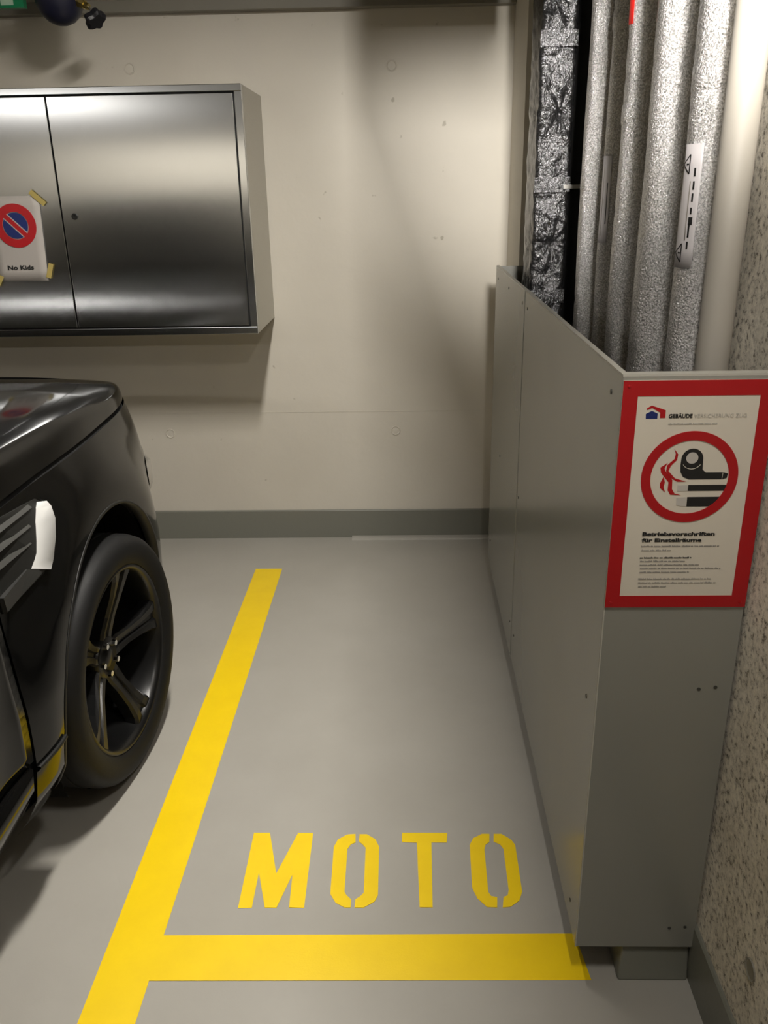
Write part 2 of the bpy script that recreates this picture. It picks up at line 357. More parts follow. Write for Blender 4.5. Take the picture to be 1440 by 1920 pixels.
# notice taped to the left door
PY = CY-0.0005
r = empty('taped_notice', (-1.497, CY, 1.28), 'white paper notice with a red and blue no parking symbol taped to the cabinet', 'notice')
bm = BM(); rows = []
for j in range(9):
    z = 1.280+(1.592-1.280)*j/8; rows.append([(-1.598+0.200*i/6+0.012*(j/8), PY-0.0015-0.003*math.sin(j/8*PI)*((i/6)**2)*0.6, z) for i in range(7)])
grid(bm, rows); o = obj('sheet', bm, M['paper'], r, smooth=True)
sm = o.modifiers.new('thickness', 'SOLIDIFY'); sm.thickness = 0.0004
y1 = PY-0.0045
bm = BM(); ring2d(bm, -1.492, 1.486, 0.080, 0.050, y1, y1+0.0008, 48); obj('red_ring', bm, M['red'], r)
bm = BM(); cyl(bm, (-1.492, y1+0.0004, 1.486), (-1.492, y1+0.0008, 1.486), 0.0475, n=40); obj('blue_disc', bm, M['blue'], r)
def bar(cx, cz, L, w, ang, y0, y1_):
    c, s = math.cos(ang), math.sin(ang); P = [(cx+a*c-b*s, cz+a*s+b*c) for a, b in ((-L, -w), (L, -w), (L, w), (-L, w))]
    return prism(BM(), P, 'y', y0, y1_)
obj('white_border', bar(-1.492, 1.486, 0.049, 0.0125, -PI/4, y1-0.0001, y1+0.0003), M['paper'], r)
obj('red_slash', bar(-1.492, 1.486, 0.052, 0.0085, -PI/4, y1-0.0005, y1), M['red'], r)
obj('lettering', text_bm('No Kids', -1.549, 1.324, y1, 0.016, 0.102, 0.03), M['ink'], r)
for (x, z, a, L) in ((-1.391, 1.584, -0.75, 0.034), (-1.386, 1.318, 1.25, 0.028), (-1.590, 1.283, 1.0, 0.022)):
    obj('tape_strip', bar(x, z, L, 0.0095, a, y1-0.0012, y1-0.0004), M['tape'], r)

# ================================================================== VALVE, EXIT SIGN (top left)
vx, vy, vz = -1.222, 3.42, 2.240
r = empty('ceiling_valve', (vx, vy, 2.15), 'dark blue round valve body with a brass fitting hanging from the ceiling pipe', 'valve')
bm = BM(); lathe(bm, [(-0.082, 0.0), (-0.081, 0.02), (-0.070, 0.045), (-0.048, 0.068), (-0.015, 0.082), (0.02, 0.086), (0.05, 0.086)], (vx, vy, vz), (0, 0, 1), 40)
obj('rubber_bowl', bm, M['navy'], r, smooth=True)
bm = BM(); lathe(bm, [(0.010, 0.0), (0.010, 0.084), (0.014, 0.092), (0.026, 0.092), (0.034, 0.080), (0.05, 0.060), (0.11, 0.050), (ZC-vz, 0.050)], (vx, vy-0.016, vz), (0, 0, 1), 40)
obj('flange', bm, M['castgrey'], r, smooth=True)
bm = BM(); cyl(bm, (vx+0.06, vy-0.02, vz-0.005), (vx+0.098, vy-0.03, vz-0.024), 0.020, 0.016, 6); cyl(bm, (vx+0.098, vy-0.03, vz-0.024), (vx+0.112, vy-0.035, vz-0.032), 0.011, n=12)
obj('brass_fitting', bm, M['brass'], r)
bm = BM(); cyl(bm, (vx+0.105, vy-0.032, vz-0.022), (vx+0.132, vy-0.04, vz-0.058), 0.005, n=10); obj('stem', bm, M['chrome'], r)
bm = BM(); N = 40; d, u, w = frame_of((0.55, -0.35, -0.75)); c = Vector((vx+0.134, vy-0.045, vz-0.072)); rg = []
for a, k in ((-0.014, 0.6), (-0.012, 0.95), (0.006, 1.0), (0.014, 0.8)):
    rg.append([bm.verts.new(c+d*a+(u*math.cos(2*PI*i/N)+w*math.sin(2*PI*i/N))*(0.036+0.005*math.cos(5*2*PI*i/N))*k) for i in range(N)])
for A, B in zip(rg, rg[1:]):
    for i in range(N): bm.faces.new((A[i], A[(i+1) % N], B[(i+1) % N], B[i]))
bm.faces.new(rg[0][::-1]); bm.faces.new(rg[-1]); obj('hand_knob', bm, M['blackp'], r)
r = empty('ceiling_pipe', (-1.18, 3.33, 2.28), 'grey pipe running under the ceiling beside the valve', 'pipe')
bm = BM(); cyl(bm, (-3.4, 3.62, 2.36), (0.2, 3.62, 2.36), 0.03, n=20); obj('pipe_run', bm, M['castgrey'], r, smooth=True)
for x in (-2.4, -0.6):
    bm = BM(); cyl(bm, (x, 3.62, 2.385), (x, 3.62, ZC), 0.005, n=8); cyl(bm, (x-0.012, 3.62, 2.36), (x+0.012, 3.62, 2.36), 0.034, n=20); obj('hanger', bm, M['castgrey'], r)
r = empty('exit_sign', (-1.43, 3.40, 2.216), 'green emergency exit sign at the top left corner', 'sign')
boxo('sign_plate', (-1.65, -1.345, 3.40, 3.43, 2.214, 2.37), M['green'], r)
bm = BM(); prism(bm, [(-1.425, 2.222), (-1.38, 2.222), (-1.38, 2.32), (-1.425, 2.32)], 'y', 3.3985, 3.3995); obj('door_pictogram', bm, M['pic'], r)
bm = BM(); prism(bm, [(-1.50, 2.222), (-1.485, 2.222), (-1.47, 2.25), (-1.45, 2.235), (-1.44, 2.245), (-1.465, 2.27), (-1.46, 2.31), (-1.48, 2.31), (-1.49, 2.26)], 'y', 3.3985, 3.3995); obj('runner_pictogram', bm, M['pic'], r)
for x in (-1.62, -1.38):
    bm = BM(); cyl(bm, (x, 3.415, 2.37), (x, 3.415, ZC), 0.003, n=6); obj('hanger_rod', bm, M['castgrey'], r)

# ================================================================== CLADDING BOX
BX, BY0, BY1, BZ0, BZ1 = 0.347, 1.358, 3.38, 0.088, 1.309
r = empty('cladding_box', (0.47, BY0, BZ0), 'grey lacquered sheet cladding box enclosing the foot of the pipes', 'panel box')
th = 0.004; SE = 2.548
bm = BM(); box(bm, BX, BX+th, BY0, SE-0.001, BZ0, BZ1); side = obj('side_panel', bm, M['clad'], r, bevel=0.0008)
bm = BM(); box(bm, BX-0.0015, BX+th-0.001, SE+0.001, BY1, BZ0, BZ1+0.002); side2 = obj('side_panel', bm, M['clad'], r, bevel=0.0008)
bm = BM(); box(bm, BX+th, BX+th+0.002, SE-0.03, SE+0.03, BZ0, BZ1-0.01); obj('joint_strip', bm, M['screw'], r)
bm = BM(); box(bm, BX-0.0005, 0.594, BY0-0.003, BY0, BZ0, BZ1); front = obj('front_panel', bm, M['clad'], r, bevel=0.0008)
bm = BM(); box(bm, BX, BX+0.0022, BY0-0.0038, BY0-0.003, BZ0, BZ1-0.415); obj('corner_edge', bm, M['clad_edge'], r)
bm = BM(); box(bm, BX-0.0005, 0.594, BY0-0.003, BY0+0.018, BZ1, BZ1+0.0035); obj('top_lip', bm, M['clad_edge'], r)
bm = BM(); box(bm, BX-0.0005, BX+0.010, BY0+0.018, BY1, BZ1, BZ1+0.003); obj('top_lip', bm, M['clad_edge'], r)
bm = BM(); box(bm, BX+th, 0.594, BY1-th, BY1, BZ0, BZ1); obj('end_panel', bm, M['clad'], r)
bm = BM(); box(bm, BX+0.035, BX+0.040, 1.46, BY1-th, 0, BZ0); obj('shade_strip', bm, M['gap'], r)  # black strips standing in for the shade under the box
bm = BM(); box(bm, BX+0.035, 0.449, 1.46, 1.465, 0, BZ0); obj('shade_strip', bm, M['gap'], r)
for (y, z) in ((2.949, 1.274), (2.590, 1.270), (2.490, 1.266), (1.427, 1.268), (3.05, 0.65), (2.512, 0.68), (2.59, 0.20), (2.49, 0.20), (1.43, 0.66), (1.43, 0.14), (3.30, 1.27), (3.30, 0.2)):
    bm = BM(); lathe(bm, [(0, 0.0045), (0.001, 0.0045), (0.0018, 0.003), (0.0018, 0)], (BX-(0.0015 if y > SE else 0), y, z), (-1, 0, 0), 12); obj('screw', bm, M['screw'], side2 if y > SE else side)
for (x, z) in ((0.534, 0.724), (0.564, 0.728), (0.540, 0.141), (0.572, 0.144)):
    bm = BM(); lathe(bm, [(0, 0.0035), (0.001, 0.0035), (0.0014, 0.002), (0.0014, 0)], (x, BY0-0.003, z), (0, -1, 0), 12); obj('screw', bm, M['screw'], front)

# ================================================================== NO SMOKING SIGN
SY = BY0-0.003; yA, yB = SY-0.0033, SY-0.0004
r = empty('no_smoking_sign', (0.47, SY, 0.896), 'red framed no smoking notice screwed to the front of the grey cladding', 'sign')
boxo('plate', (0.3475, 0.5935, yA, yB, 0.896, 1.303), M['signwhite'], r)
bm = BM(); y0, y1 = yA-0.0008, yA
for b in ((0.3475, 0.372, 0.896, 1.303), (0.568, 0.5935, 0.896, 1.303), (0.372, 0.568, 1.2775, 1.303), (0.372, 0.568, 0.896, 0.9185)): box(bm, b[0], b[1], y0, y1, b[2], b[3])
obj('red_border', bm, M['red'], r)
bm = BM(); ring2d(bm, 0.4695, 1.1385, 0.0800, 0.0645, y0-0.0006, y1, 96); obj('red_ring', bm, M['red'], r)
def flat(name, pts, mat, dy=0.0): return obj(name, prism(BM(), pts, 'y', y0+0.0002-dy, y1), mat, r)
flat('logo_house', [(0.388, 1.240), (0.3875, 1.248), (0.397, 1.253), (0.4065, 1.2485), (0.4065, 1.240)], M['blue'])
flat('logo_roof', [(0.388, 1.257), (0.396, 1.262), (0.419, 1.254), (0.4195, 1.241), (0.411, 1.241), (0.4105, 1.250), (0.397, 1.258), (0.389, 1.2545)], M['red'])
bm = BM(); n = 28; P = []
cxp, czp = 0.471, 1.170
pts = [(cxp+0.0180*math.cos(a), czp+0.0185*math.sin(a)) for a in [PI*i/16 for i in range(17)]]
pts += [(0.4528, 1.160), (0.454, 1.148), (0.459, 1.1395), (0.469, 1.135), (0.525, 1.135), (0.5315, 1.137), (0.5325, 1.145), (0.525, 1.147), (0.496, 1.147), (0.490, 1.152)]
flat('tobacco_pipe', pts, M['ink'])
bm = BM(); cyl(bm, (0.4705, y0-0.0006, 1.1725), (0.4705, y0, 1.1725), 0.0098, n=28); obj('pipe_bowl', bm, M['tip'], r)
bm = BM()
for i in range(12):
    a0, a1 = -PI*0.83+i*PI*0.66/12, -PI*0.83+(i+1)*PI*0.66/12
    q = [(cxp+R_*math.cos(a), czp-0.001+R_*0.95*math.sin(a)) for a, R_ in ((a0, 0.0168), (a1, 0.0168), (a1, 0.0160), (a0, 0.0160))]; prism(bm, q, 'y', y0-0.0006, y0)
bmesh.ops.remove_doubles(bm, verts=bm.verts[:], dist=1e-6); obj('pipe_highlight', bm, M['signwhite'], r)
bm = BM(); prism(bm, [(0.523, 1.136), (0.5236, 1.136), (0.5244, 1.1465), (0.5238, 1.1465)], 'y', y0-0.0006, y0); obj('pipe_highlight', bm, M['signwhite'], r)
flat('cigarette', [(0.4695, 1.125), (0.5325, 1.125), (0.5300, 1.1145), (0.4695, 1.1145)], M['ink'])
flat('cigarette_tip', [(0.452, 1.1245), (0.4690, 1.125), (0.4690, 1.1145), (0.452, 1.1140)], M['tip'])
flat('cigar', [(0.470, 1.1035), (0.5240, 1.1035), (0.5120, 1.0865), (0.4705, 1.0865)], M['ink'])
flat('cigar_tip', [(0.452, 1.1030), (0.4695, 1.1035), (0.4695, 1.0865), (0.453, 1.0885)], M['tip'])
for pl in ([(0.440,1.188),(0.447,1.179),(0.446,1.169),(0.437,1.159),(0.434,1.150),(0.446,1.137),(0.465,1.131),(0.450,1.131),(0.437,1.139),(0.430,1.150),(0.431,1.160),(0.442,1.171),(0.443,1.180)],
           [(0.431,1.164),(0.420,1.156),(0.422,1.147),(0.436,1.130),(0.436,1.116),(0.441,1.108),(0.459,1.107),(0.448,1.110),(0.443,1.118),(0.442,1.134),(0.429,1.150),(0.427,1.155)],
           [(0.427,1.140),(0.422,1.128),(0.423,1.120),(0.432,1.112),(0.4285,1.122),(0.430,1.130)]):
    flat('smoke_wisp', pl, M['red'])
obj('lettering', text_bm('GEBÄUDE', 0.4245, 1.2410, y0-0.0003, 0.0066, 0.0385, 0.035), M['ink'], r)
obj('lettering', text_bm('VERSICHERUNG ZUG', 0.4655, 1.2410, y0-0.0003, 0.0066, 0.0845), M['light_ink'], r)
obj('lettering', text_bm('Betriebsvorschriften', 0.401, 1.0335, y0-0.0003, 0.0066, 0.123, 0.045), M['ink'], r)
obj('lettering', text_bm('für Einstellräume', 0.401, 1.0220, y0-0.0003, 0.0066, 0.102, 0.045), M['ink'], r)
# the small print is too small to read in the photograph: rows of word-length strokes
rnd = random.Random(3)
def smallprint(x0, x1, z, h, mat):
    bm = BM(); x = x0
    while x < x1-0.001:
        L = min(rnd.uniform(0.004, 0.017), x1-x)
        xx = x
        while xx < x+L-0.0006:
            hh = h*rnd.choice((0.75, 0.75, 0.8, 1.15)); box(bm, xx, xx+0.00085, y0-0.0001, y1, z, z+hh); xx += 0.00135
        box(bm, x, x+L, y0+0.0001, y1, z+h*0.25, z+h*0.5)
        x += L+0.0014
    obj('small_print', bm, mat, r)
for (x0, x1, z, k) in ((0.4255, 0.505, 1.2295, 'light_ink'), (0.401, 0.534, 1.0125, 'grey_ink'), (0.402, 0.453, 1.0045, 'grey_ink'), (0.401, 0.489, 0.9905, 'ink'),
                       (0.402, 0.479, 0.9840, 'grey_ink'), (0.402, 0.504, 0.9770, 'grey_ink'), (0.403, 0.542, 0.9703, 'grey_ink'), (0.403, 0.488, 0.9633, 'grey_ink'),
                       (0.402, 0.528, 0.9500, 'grey_ink'), (0.402, 0.537, 0.9425, 'grey_ink'), (0.403, 0.451, 0.9350, 'grey_ink')):
    smallprint(x0, x1, z, 0.0026, M[k])
for x, z in ((0.357, 1.294), (0.584, 1.294), (0.357, 0.905), (0.584, 0.905)):
    bm = BM(); lathe(bm, [(0, 0.0028), (0.0012, 0.0024), (0.0016, 0)], (x, y0, z), (0, -1, 0), 12); obj('screw', bm, M['red'], r)

# ================================================================== PIPES
def az_centre(a, x, rad):
    """centre y so that the pipe's left flank runs along plan direction x/y = a"""
    th_ = math.atan(a); return (x*math.cos(th_)-rad)/math.sin(th_)
PIP = [('first and farthest of the slim foil-wrapped pipes, next to the flat foil duct', 0.192, 0.520, 0.036),
       ('thinnest foil-wrapped pipe with a white sticker', 0.2150, 0.535, 0.024),
       ('foil-wrapped pipe with a red tape mark near the top', 0.2310, 0.520, 0.038),
       ('thickest foil-wrapped pipe in the middle of the row', 0.2590, 0.525, 0.050),
       ('nearest foil-wrapped pipe with a large white warning sticker', 0.3020, 0.540, 0.040)]
ZB, ZT = 0.0, ZC
roots = []
for k, (lab, a, x, rad) in enumerate(PIP):
    yc = az_centre(a, x, rad); r = empty('insulated_pipe', (x, yc, ZB), lab, 'pipe', 'foil-wrapped pipes behind the cladding')
    rr = random.Random(k); N = 40; rows = []
    wr = [(rr.uniform(0.9, 2.4), rr.uniform(0, 2*PI), rr.uniform(1, 3)) for _ in range(5)]
    nz = 320
    for j in range(nz+1):
        z = ZB+(ZT-ZB)*j/nz; ring = []
        for i in range(N+1):
            t = 2*PI*(i % N)/N
            d = 0.0006*math.sin(3*t+7*z+k)+0.0004*math.sin(21*z+5*t)+0.0006*math.sin(9*z+k)
            for zz, ph, s_ in wr: d -= 0.0020*math.exp(-((z-zz-0.012*math.sin(t+ph))/0.007)**2)*(0.6+0.4*math.cos(t-ph))
            ring.append((x+(rad+d)*math.cos(t), yc+(rad+d)*math.sin(t), z))
        rows.append(ring)
    bm = BM(); grid(bm, rows); bmesh.ops.remove_doubles(bm, verts=bm.verts[:], dist=1e-5); bmesh.ops.recalc_face_normals(bm, faces=bm.faces[:])
    obj('foil_jacket', bm, M['foil'], r, smooth=True)
    # lap tape bands round the jacket
    for zb in ([1.60+0.37*k % 0.6, 0.95] if k != 4 else [1.765, 0.9]):
        bm = BM(); lathe(bm, [(-0.02, rad+0.0003), (-0.019, rad+0.0016), (0.019, rad+0.0016), (0.02, rad+0.0003)], (x, yc, zb), (0, 0, 1), 40); obj('tape_band', bm, M['foil'], r, smooth=True)
    roots.append((r, x, yc, rad))
def wrap(name, pipe, a0, a1, z0, z1, mat, lift=0.0022, slant=0.0, parent=None):
    r_, x, yc, rad = pipe; n = 10; bm = BM()
    rows = [[(x+(rad+lift)*math.cos(a0+(a1-a0)*i/n), yc+(rad+lift)*math.sin(a0+(a1-a0)*i/n), z) for i in range(n+1)] for z in [z0+(z1-z0)*j/6 for j in range(7)]]
    grid(bm, rows); o = obj(name, bm, mat, parent or r_, smooth=True); s_ = o.modifiers.new('thickness', 'SOLIDIFY'); s_.thickness = 0.0006; return o
# angles in plan: the flank seen leftmost from the aisle lies near 180 deg + azimuth
def vis(a): return PI-math.atan(a)  # leftmost visible point
p2, p3, p5 = roots[1], roots[2], roots[4]
st = wrap('sticker', p2, PI+0.10, PI+1.25, 1.452, 1.664, M['sticker'])
wrap('printed_line', p2, PI+0.95, PI+1.02, 1.50, 1.60, M['ink'], 0.0034, parent=st); wrap('printed_line', p2, PI+0.5, PI+0.56, 1.47, 1.65, M['grey_ink'], 0.0034, parent=st)
st = wrap('sticker', p5, PI+0.05, PI+1.05, 1.452, 1.661, M['sticker'])
def wrap_poly(pipe, outline, mat, w=0.0011, parent=None, name='warning_triangle'):
    """outline of (arc metres, z) stroked on the sticker"""
    r_, x, yc, rad = pipe; R_ = rad+0.0034; bm = BM(); n = len(outline)
    for i in range(n):
        (s0, z0), (s1, z1) = outline[i], outline[(i+1) % n]; L = math.hypot(s1-s0, z1-z0); nx, nz_ = -(z1-z0)/L*w, (s1-s0)/L*w
        for k_ in range(3):
            f0, f1 = k_/3, (k_+1)/3; q = []
            for f, sg in ((f0, -1), (f1, -1), (f1, 1), (f0, 1)):
                s_ = s0+(s1-s0)*f+nx*sg; z = z0+(z1-z0)*f+nz_*sg; a = PI+s_/R_; q.append((x+R_*math.cos(a), yc+R_*math.sin(a), z))
            bm.faces.new([bm.verts.new(p) for p in q])
    return obj(name, bm, mat, parent or r_)
for zc_ in (1.628, 1.478):
    wrap_poly(p5, [(0.006, zc_), (0.022, zc_+0.016), (0.022, zc_-0.016)], M['ink'], parent=st)
    wrap_poly(p5, [(0.014, zc_), (0.020, zc_)], M['ink'], 0.0012, parent=st, name='warning_mark')
for z0, z1, s0 in ((1.608, 1.622, 0.034), (1.586, 1.600, 0.034), (1.566, 1.580, 0.034), (1.545, 1.556, 0.034), (1.505, 1.530, 0.033), (1.485, 1.498, 0.033), (1.500, 1.600, 0.027)):
    R_ = p5[3]+0.0034; w_ = 0.0009 if s0 < 0.03 else 0.0016
    wrap('printed_line', p5, PI+(s0-w_)/R_, PI+(s0+w_)/R_, z0, z1, M['grey_ink' if s0 < 0.03 else 'ink'], 0.0034, parent=st)
wrap('printed_dot', p5, PI+0.031/(p5[3]+.0034), PI+0.0385/(p5[3]+.0034), 1.527, 1.540, M['ink'], 0.0036, parent=st)
wrap('red_tape_mark', p3, PI+0.02, PI+0.50, 1.915, 2.30, M['redtape'])
# plain plastic pipe nearest to the wall
a6 = 0.338; x6, r6 = 0.556, 0.029; y6 = az_centre(a6, x6, r6)
r = empty('plastic_pipe', (x6, y6, 0), 'smooth beige plastic pipe without foil beside the rough wall', 'pipe')
bm = BM(); cyl(bm, (x6, y6, 0), (x6, y6, ZC), r6, n=40); obj('pipe_body', bm, M['pvc'], r, smooth=True)
bm = BM(); cyl(bm, (x6, y6, 0.7), (x6, y6, 0.78), r6+0.004, n=40); obj('socket', bm, M['pvc'], r, smooth=True)

# foil-wrapped flat duct
DX0, DX1, DY0, DY1 = 0.408, 0.512, 2.86, 3.06
r = empty('foil_duct', ((DX0+DX1)/2, DY0, 0), 'flat rectangular duct wrapped in crumpled dark foil beside the back wall', 'duct')
def crumple(u, z, seed):
    d = 0.0022*math.sin(31*z+seed+2*math.sin(9*u*6))+0.0016*math.sin(83*z+30*u+seed)+0.0010*math.sin(90*u-43*z)+0.0012*math.sin(140*z+2*math.sin(60*u))
    for (uc, zc_) in ((0.065, 1.80), (0.060, 1.42), (0.03, 2.12)):
        du, dz_ = u-uc, z-zc_; q = math.hypot(du, dz_); an = math.atan2(dz_, du)
        d -= 0.020*math.exp(-q/0.020)+0.0045*math.sin(11*an+seed)*math.exp(-q/0.07)*min(1, q/0.012)
    return d
bm = BM(); rows = []; per = []
n1, n2 = 26, 16
for i in range(n1+1): per.append(('f', DX1-(DX1-DX0)*i/n1))
for i in range(1, n2+1): per.append(('l', DY0+(DY1-DY0)*i/n2))
for j in range(441):
    z = ZC*j/440; ring = []
    for kind, p in per:
        if kind == 'f':
            u = p-DX0; e = min(u, DX1-p)/0.012; round_ = 0.006*(max(0, 1-e))**2
            ring.append((p, DY0-crumple(u, z, 0)+round_, z))
        else: ring.append((DX0-0.5*crumple(p-DY0, z, 2.0)+0.006*(max(0, 1-(p-DY0)/0.012))**2-0.003, p, z))
    ring.append((DX1, DY1, z)); ring.append((DX1, DY0, z)); rows.append(ring)
grid(bm, rows); obj('foil_wrap', bm, M['duct_foil'], r, smooth=True)
for z in (0.6, 1.235, 1.575, 1.98):
    bm = BM(); box(bm, DX0-0.006, DX1+0.002, DY0-0.010, DY0-0.007, z, z+0.045); obj('tape_band', bm, M['duct_foil'], r)
bm = BM(); box(bm, DX1-0.02, DX1+0.06, DY0-0.02, DY0+0.01, 1.585, 1.597); obj('bracket', bm, M['castgrey'], r)
# black sheet standing in for the deep shade between duct and pipes
o = boxo('gap_shade_sheet', (0.512, XR, 2.90, 3.05, 0, ZC), M['gap']); tag(o, 'black sheet standing in for the shade between duct and pipes', 'board')

# ================================================================== CAR
XC = -1.795; AX_F = 2.09; AX_R = -0.83; RAX = 0.372; TYR = 0.357
car = empty('car', (XC, 0.6, 0), 'black car parked nose to the wall, its front wheel beside the yellow line', 'car')
def interp(tab, x):
    if x <= tab[0][0]: return tab[0][1]
    for (a, b), (c, d) in zip(tab, tab[1:]):
        if x <= c: t = (x-a)/(c-a); return b+(d-b)*t
    return tab[-1][1]
def smoothstep(t): t = max(0, min(1, t)); return t*t*(3-2*t)
W0 = [(0.20, 0.86), (0.26, 0.905), (0.32, 0.935), (0.42, 0.950), (0.55, 0.958), (0.70, 0.958), (0.80, 0.953), (0.90, 0.943), (0.97, 0.932), (1.0, 0.926), (1.10, 0.90)]
YS, YE = 2.15, -1.25
def flare(Y, z):
    r_ = min(math.hypot(Y-AX_F, z-RAX), math.hypot(Y-AX_R, z-RAX))
    return 0.034*smoothstep((0.68-r_)/0.22) if z > 0.2 else 0.0
def side_pt(s, z, side=1):
    """s: <=0..1 straight part handled by Y; tuple ('n', theta) nose, ('t', theta) tail"""
    w0 = interp(W0, z)
    if isinstance(s, tuple):
        th_ = s[1]; e = 2/3.8; L = (0.86 if s[0] == 'n' else 0.72)+(0.02 if z < 0.8 else -0.0)-(0.10*smoothstep((z-0.80)/0.25) if s[0] == 'n' else 0.12*smoothstep((z-0.8)/0.3))
        L -= 0.06*smoothstep((0.35-z)/0.15)
        cw = max(0.0, math.cos(th_))**e; sl = max(0.0, math.sin(th_))**e
        Y = YS+L*sl if s[0] == 'n' else YE-L*sl; w = (w0+flare(Y, z))*cw
    else: Y = s; w = w0+flare(Y, z)
    if 0.30 < z < 0.62 and not isinstance(s, tuple) and AX_R+0.5 < Y < AX_F-0.52: w -= 0.004*math.sin((z-0.30)/0.32*PI)*smoothstep((AX_F-0.60-Y)/0.3)*smoothstep((Y-AX_R-0.55)/0.3)
    return Vector((XC+side*w, Y, z))
def side_sheet(name, stations, zs, mat, side, parent, arch=None, thick=0.003):
    bm = BM(); V = []
    for z in zs: V.append([bm.verts.new(side_pt(s, z, side)) for s in stations])
    for a, b in zip(V, V[1:]):
        for i in range(len(a)-1): bm.faces.new((a[i], a[i+1], b[i+1], b[i]) if side > 0 else (a[i], b[i], b[i+1], a[i+1]))
    if arch:
        ay, az, ar = arch; cut = {}
        def far(v): return math.hypot(v.co.y-ay, v.co.z-az)-ar
        def crossing(p, q):
            key = frozenset((p, q))
            if key not in cut:
                lo, hi = p.co.copy(), q.co.copy(); s0 = far(p) > 0
                for _ in range(18):
                    mid = (lo+hi)/2
                    if (math.hypot(mid.y-ay, mid.z-az)-ar > 0) == s0: lo = mid
                    else: hi = mid
                cut[key] = bm.verts.new((lo+hi)/2)
            return cut[key]
        for f in list(bm.faces):
            vs = f.verts[:]; ins = [far(v) < 0 and abs(v.co.x-XC) > 0.6 for v in vs]
            if not any(ins): continue
            if not all(ins):
                P = []
                for i, v in enumerate(vs):
                    w_ = vs[(i+1) % len(vs)]
                    if not ins[i]: P.append(v)
                    if ins[i] != ins[(i+1) % len(vs)]: P.append(crossing(v, w_))
                if len(P) > 2: bm.faces.new(P)
            bm.faces.remove(f)
        bmesh.ops.delete(bm, geom=[v for v in bm.verts if not v.link_faces], context='VERTS')
        bmesh.ops.remove_doubles(bm, verts=bm.verts[:], dist=0.0012)
    o = obj(name, bm, mat, parent, smooth=True)
    if thick: s_ = o.modifiers.new('thickness', 'SOLIDIFY'); s_.thickness = thick; s_.offset = -1
    return o
def fr(a, b, st):
    n = max(1, round((b-a)/st)); return [a+(b-a)*i/n for i in range(n+1)]
ARCH = 0.432
ZSILL = 0.435
DS = 1.525   # door shut line
NE = 2/3.8
nose = [('n', math.asin((0.022*i)**(1/NE))) for i in range(1, 41)]
nose += [('n', nose[-1][1]+(PI/2-nose[-1][1])*i/14) for i in range(1, 15)]; tail = [('t', PI/2*i/16) for i in range(16, 0, -1)]
for sd in (1, -1):
    st = 0.02
    f_ = side_sheet('front_fender', fr(DS+0.004, YS, 0.0175)+nose, fr(0.215, 0.978, 0.0175), M['paint'], sd, car, (AX_F, RAX, ARCH), 0)
    side_sheet('front_door', fr(0.50, DS-0.004, 0.03), fr(ZSILL, 1.10, 0.02), M['paint'], sd, car)
    side_sheet('rear_door', fr(-0.42, 0.492, 0.05), fr(ZSILL, 1.10, 0.035), M['paint'], sd, car)
    side_sheet('rear_fender', tail+fr(YE, -0.428, 0.0175), fr(0.215, 1.10, 0.0175), M['paint'], sd, car, (AX_R, RAX, ARCH), 0)
    # sill below the doors with its own lip
    bm = BM(); rows = []
    for z, off in ((0.425, 0.0), (0.418, 0.020), (0.36, 0.022), (0.28, 0.006), (0.235, -0.035), (0.22, -0.09)):
        rows.append([(XC+sd*(interp(W0, z)+off-0.004), Y, z) for Y in fr(-0.42, 1.515, 0.1)])
    grid(bm, rows); bmesh.ops.recalc_face_normals(bm, faces=bm.faces[:]); obj('sill', bm, M['paint'], car, smooth=True)
    # dark inner skin closing the panel gaps
    bm = BM(); rows = [[(side_pt(Y, z, sd)-Vector((sd*0.025, 0, 0))) for Y in fr(-0.46, 1.60, 0.1)] for z in fr(0.26, 1.08, 0.1)]
    grid(bm, rows); obj('inner_skin', bm, M['seam'], car, smooth=True)
    # wheel arch liners
    for ay in (AX_F, AX_R):
        bm = BM(); V = []
        an = [-0.36+(PI+0.72)*i/72 for i in range(73)]
        def edge_pt(a, dr, dx):
            y, z = ay+(ARCH+dr)*math.cos(a), RAX+(ARCH+dr)*math.sin(a)
            if y > YS: p = side_pt(('n', math.asin(min(1.0, ((y-YS)/0.86))**(1/NE))), z, sd)
            elif y < YE: p = side_pt(('t', math.asin(min(1.0, ((YE-y)/0.72))**(1/NE))), z, sd)
            else: p = side_pt(y, z, sd)
            return Vector((p.x+sd*dx, y, z))
        for dr, dx in ((0.006, -0.002), (0.006, 0.0015), (0.0, 0.0025), (-0.004, 0.0005), (-0.005, -0.03)): V.append([edge_pt(a, dr, dx) for a in an])
        grid(bm, V); obj('arch_lip', bm, M['trim'], car, smooth=True)
        bm = BM(); rows = []
        for xo in (0.945, 0.93, 0.60):
            rows.append([(XC+sd*xo, ay+(ARCH+0.004)*math.cos(a), RAX+(ARCH+0.004)*math.sin(a)) for a in [-0.42+(PI+0.84)*i/40 for i in range(41)]])
        A = grid(bm, rows); cc = bm.verts.new((XC+sd*0.60, ay, RAX))
        for i in range(40): bm.faces.new((A[2][i], A[2][i+1], cc))
        obj('arch_liner', bm, M['liner'], car, smooth=False)

for sd in (1, -1):
    bm = BM(); rows = [[side_pt(Y, z, sd)+Vector((sd*off, 0, 0)) for Y in fr(DS+0.006, 1.650, 0.03)] for z, off in ((0.412, 0.0), (0.4125, 0.007), (0.405, 0.009), (0.396, 0.001))]
    grid(bm, rows); obj('fender_crease_trim', bm, M['trim'], car, smooth=True)
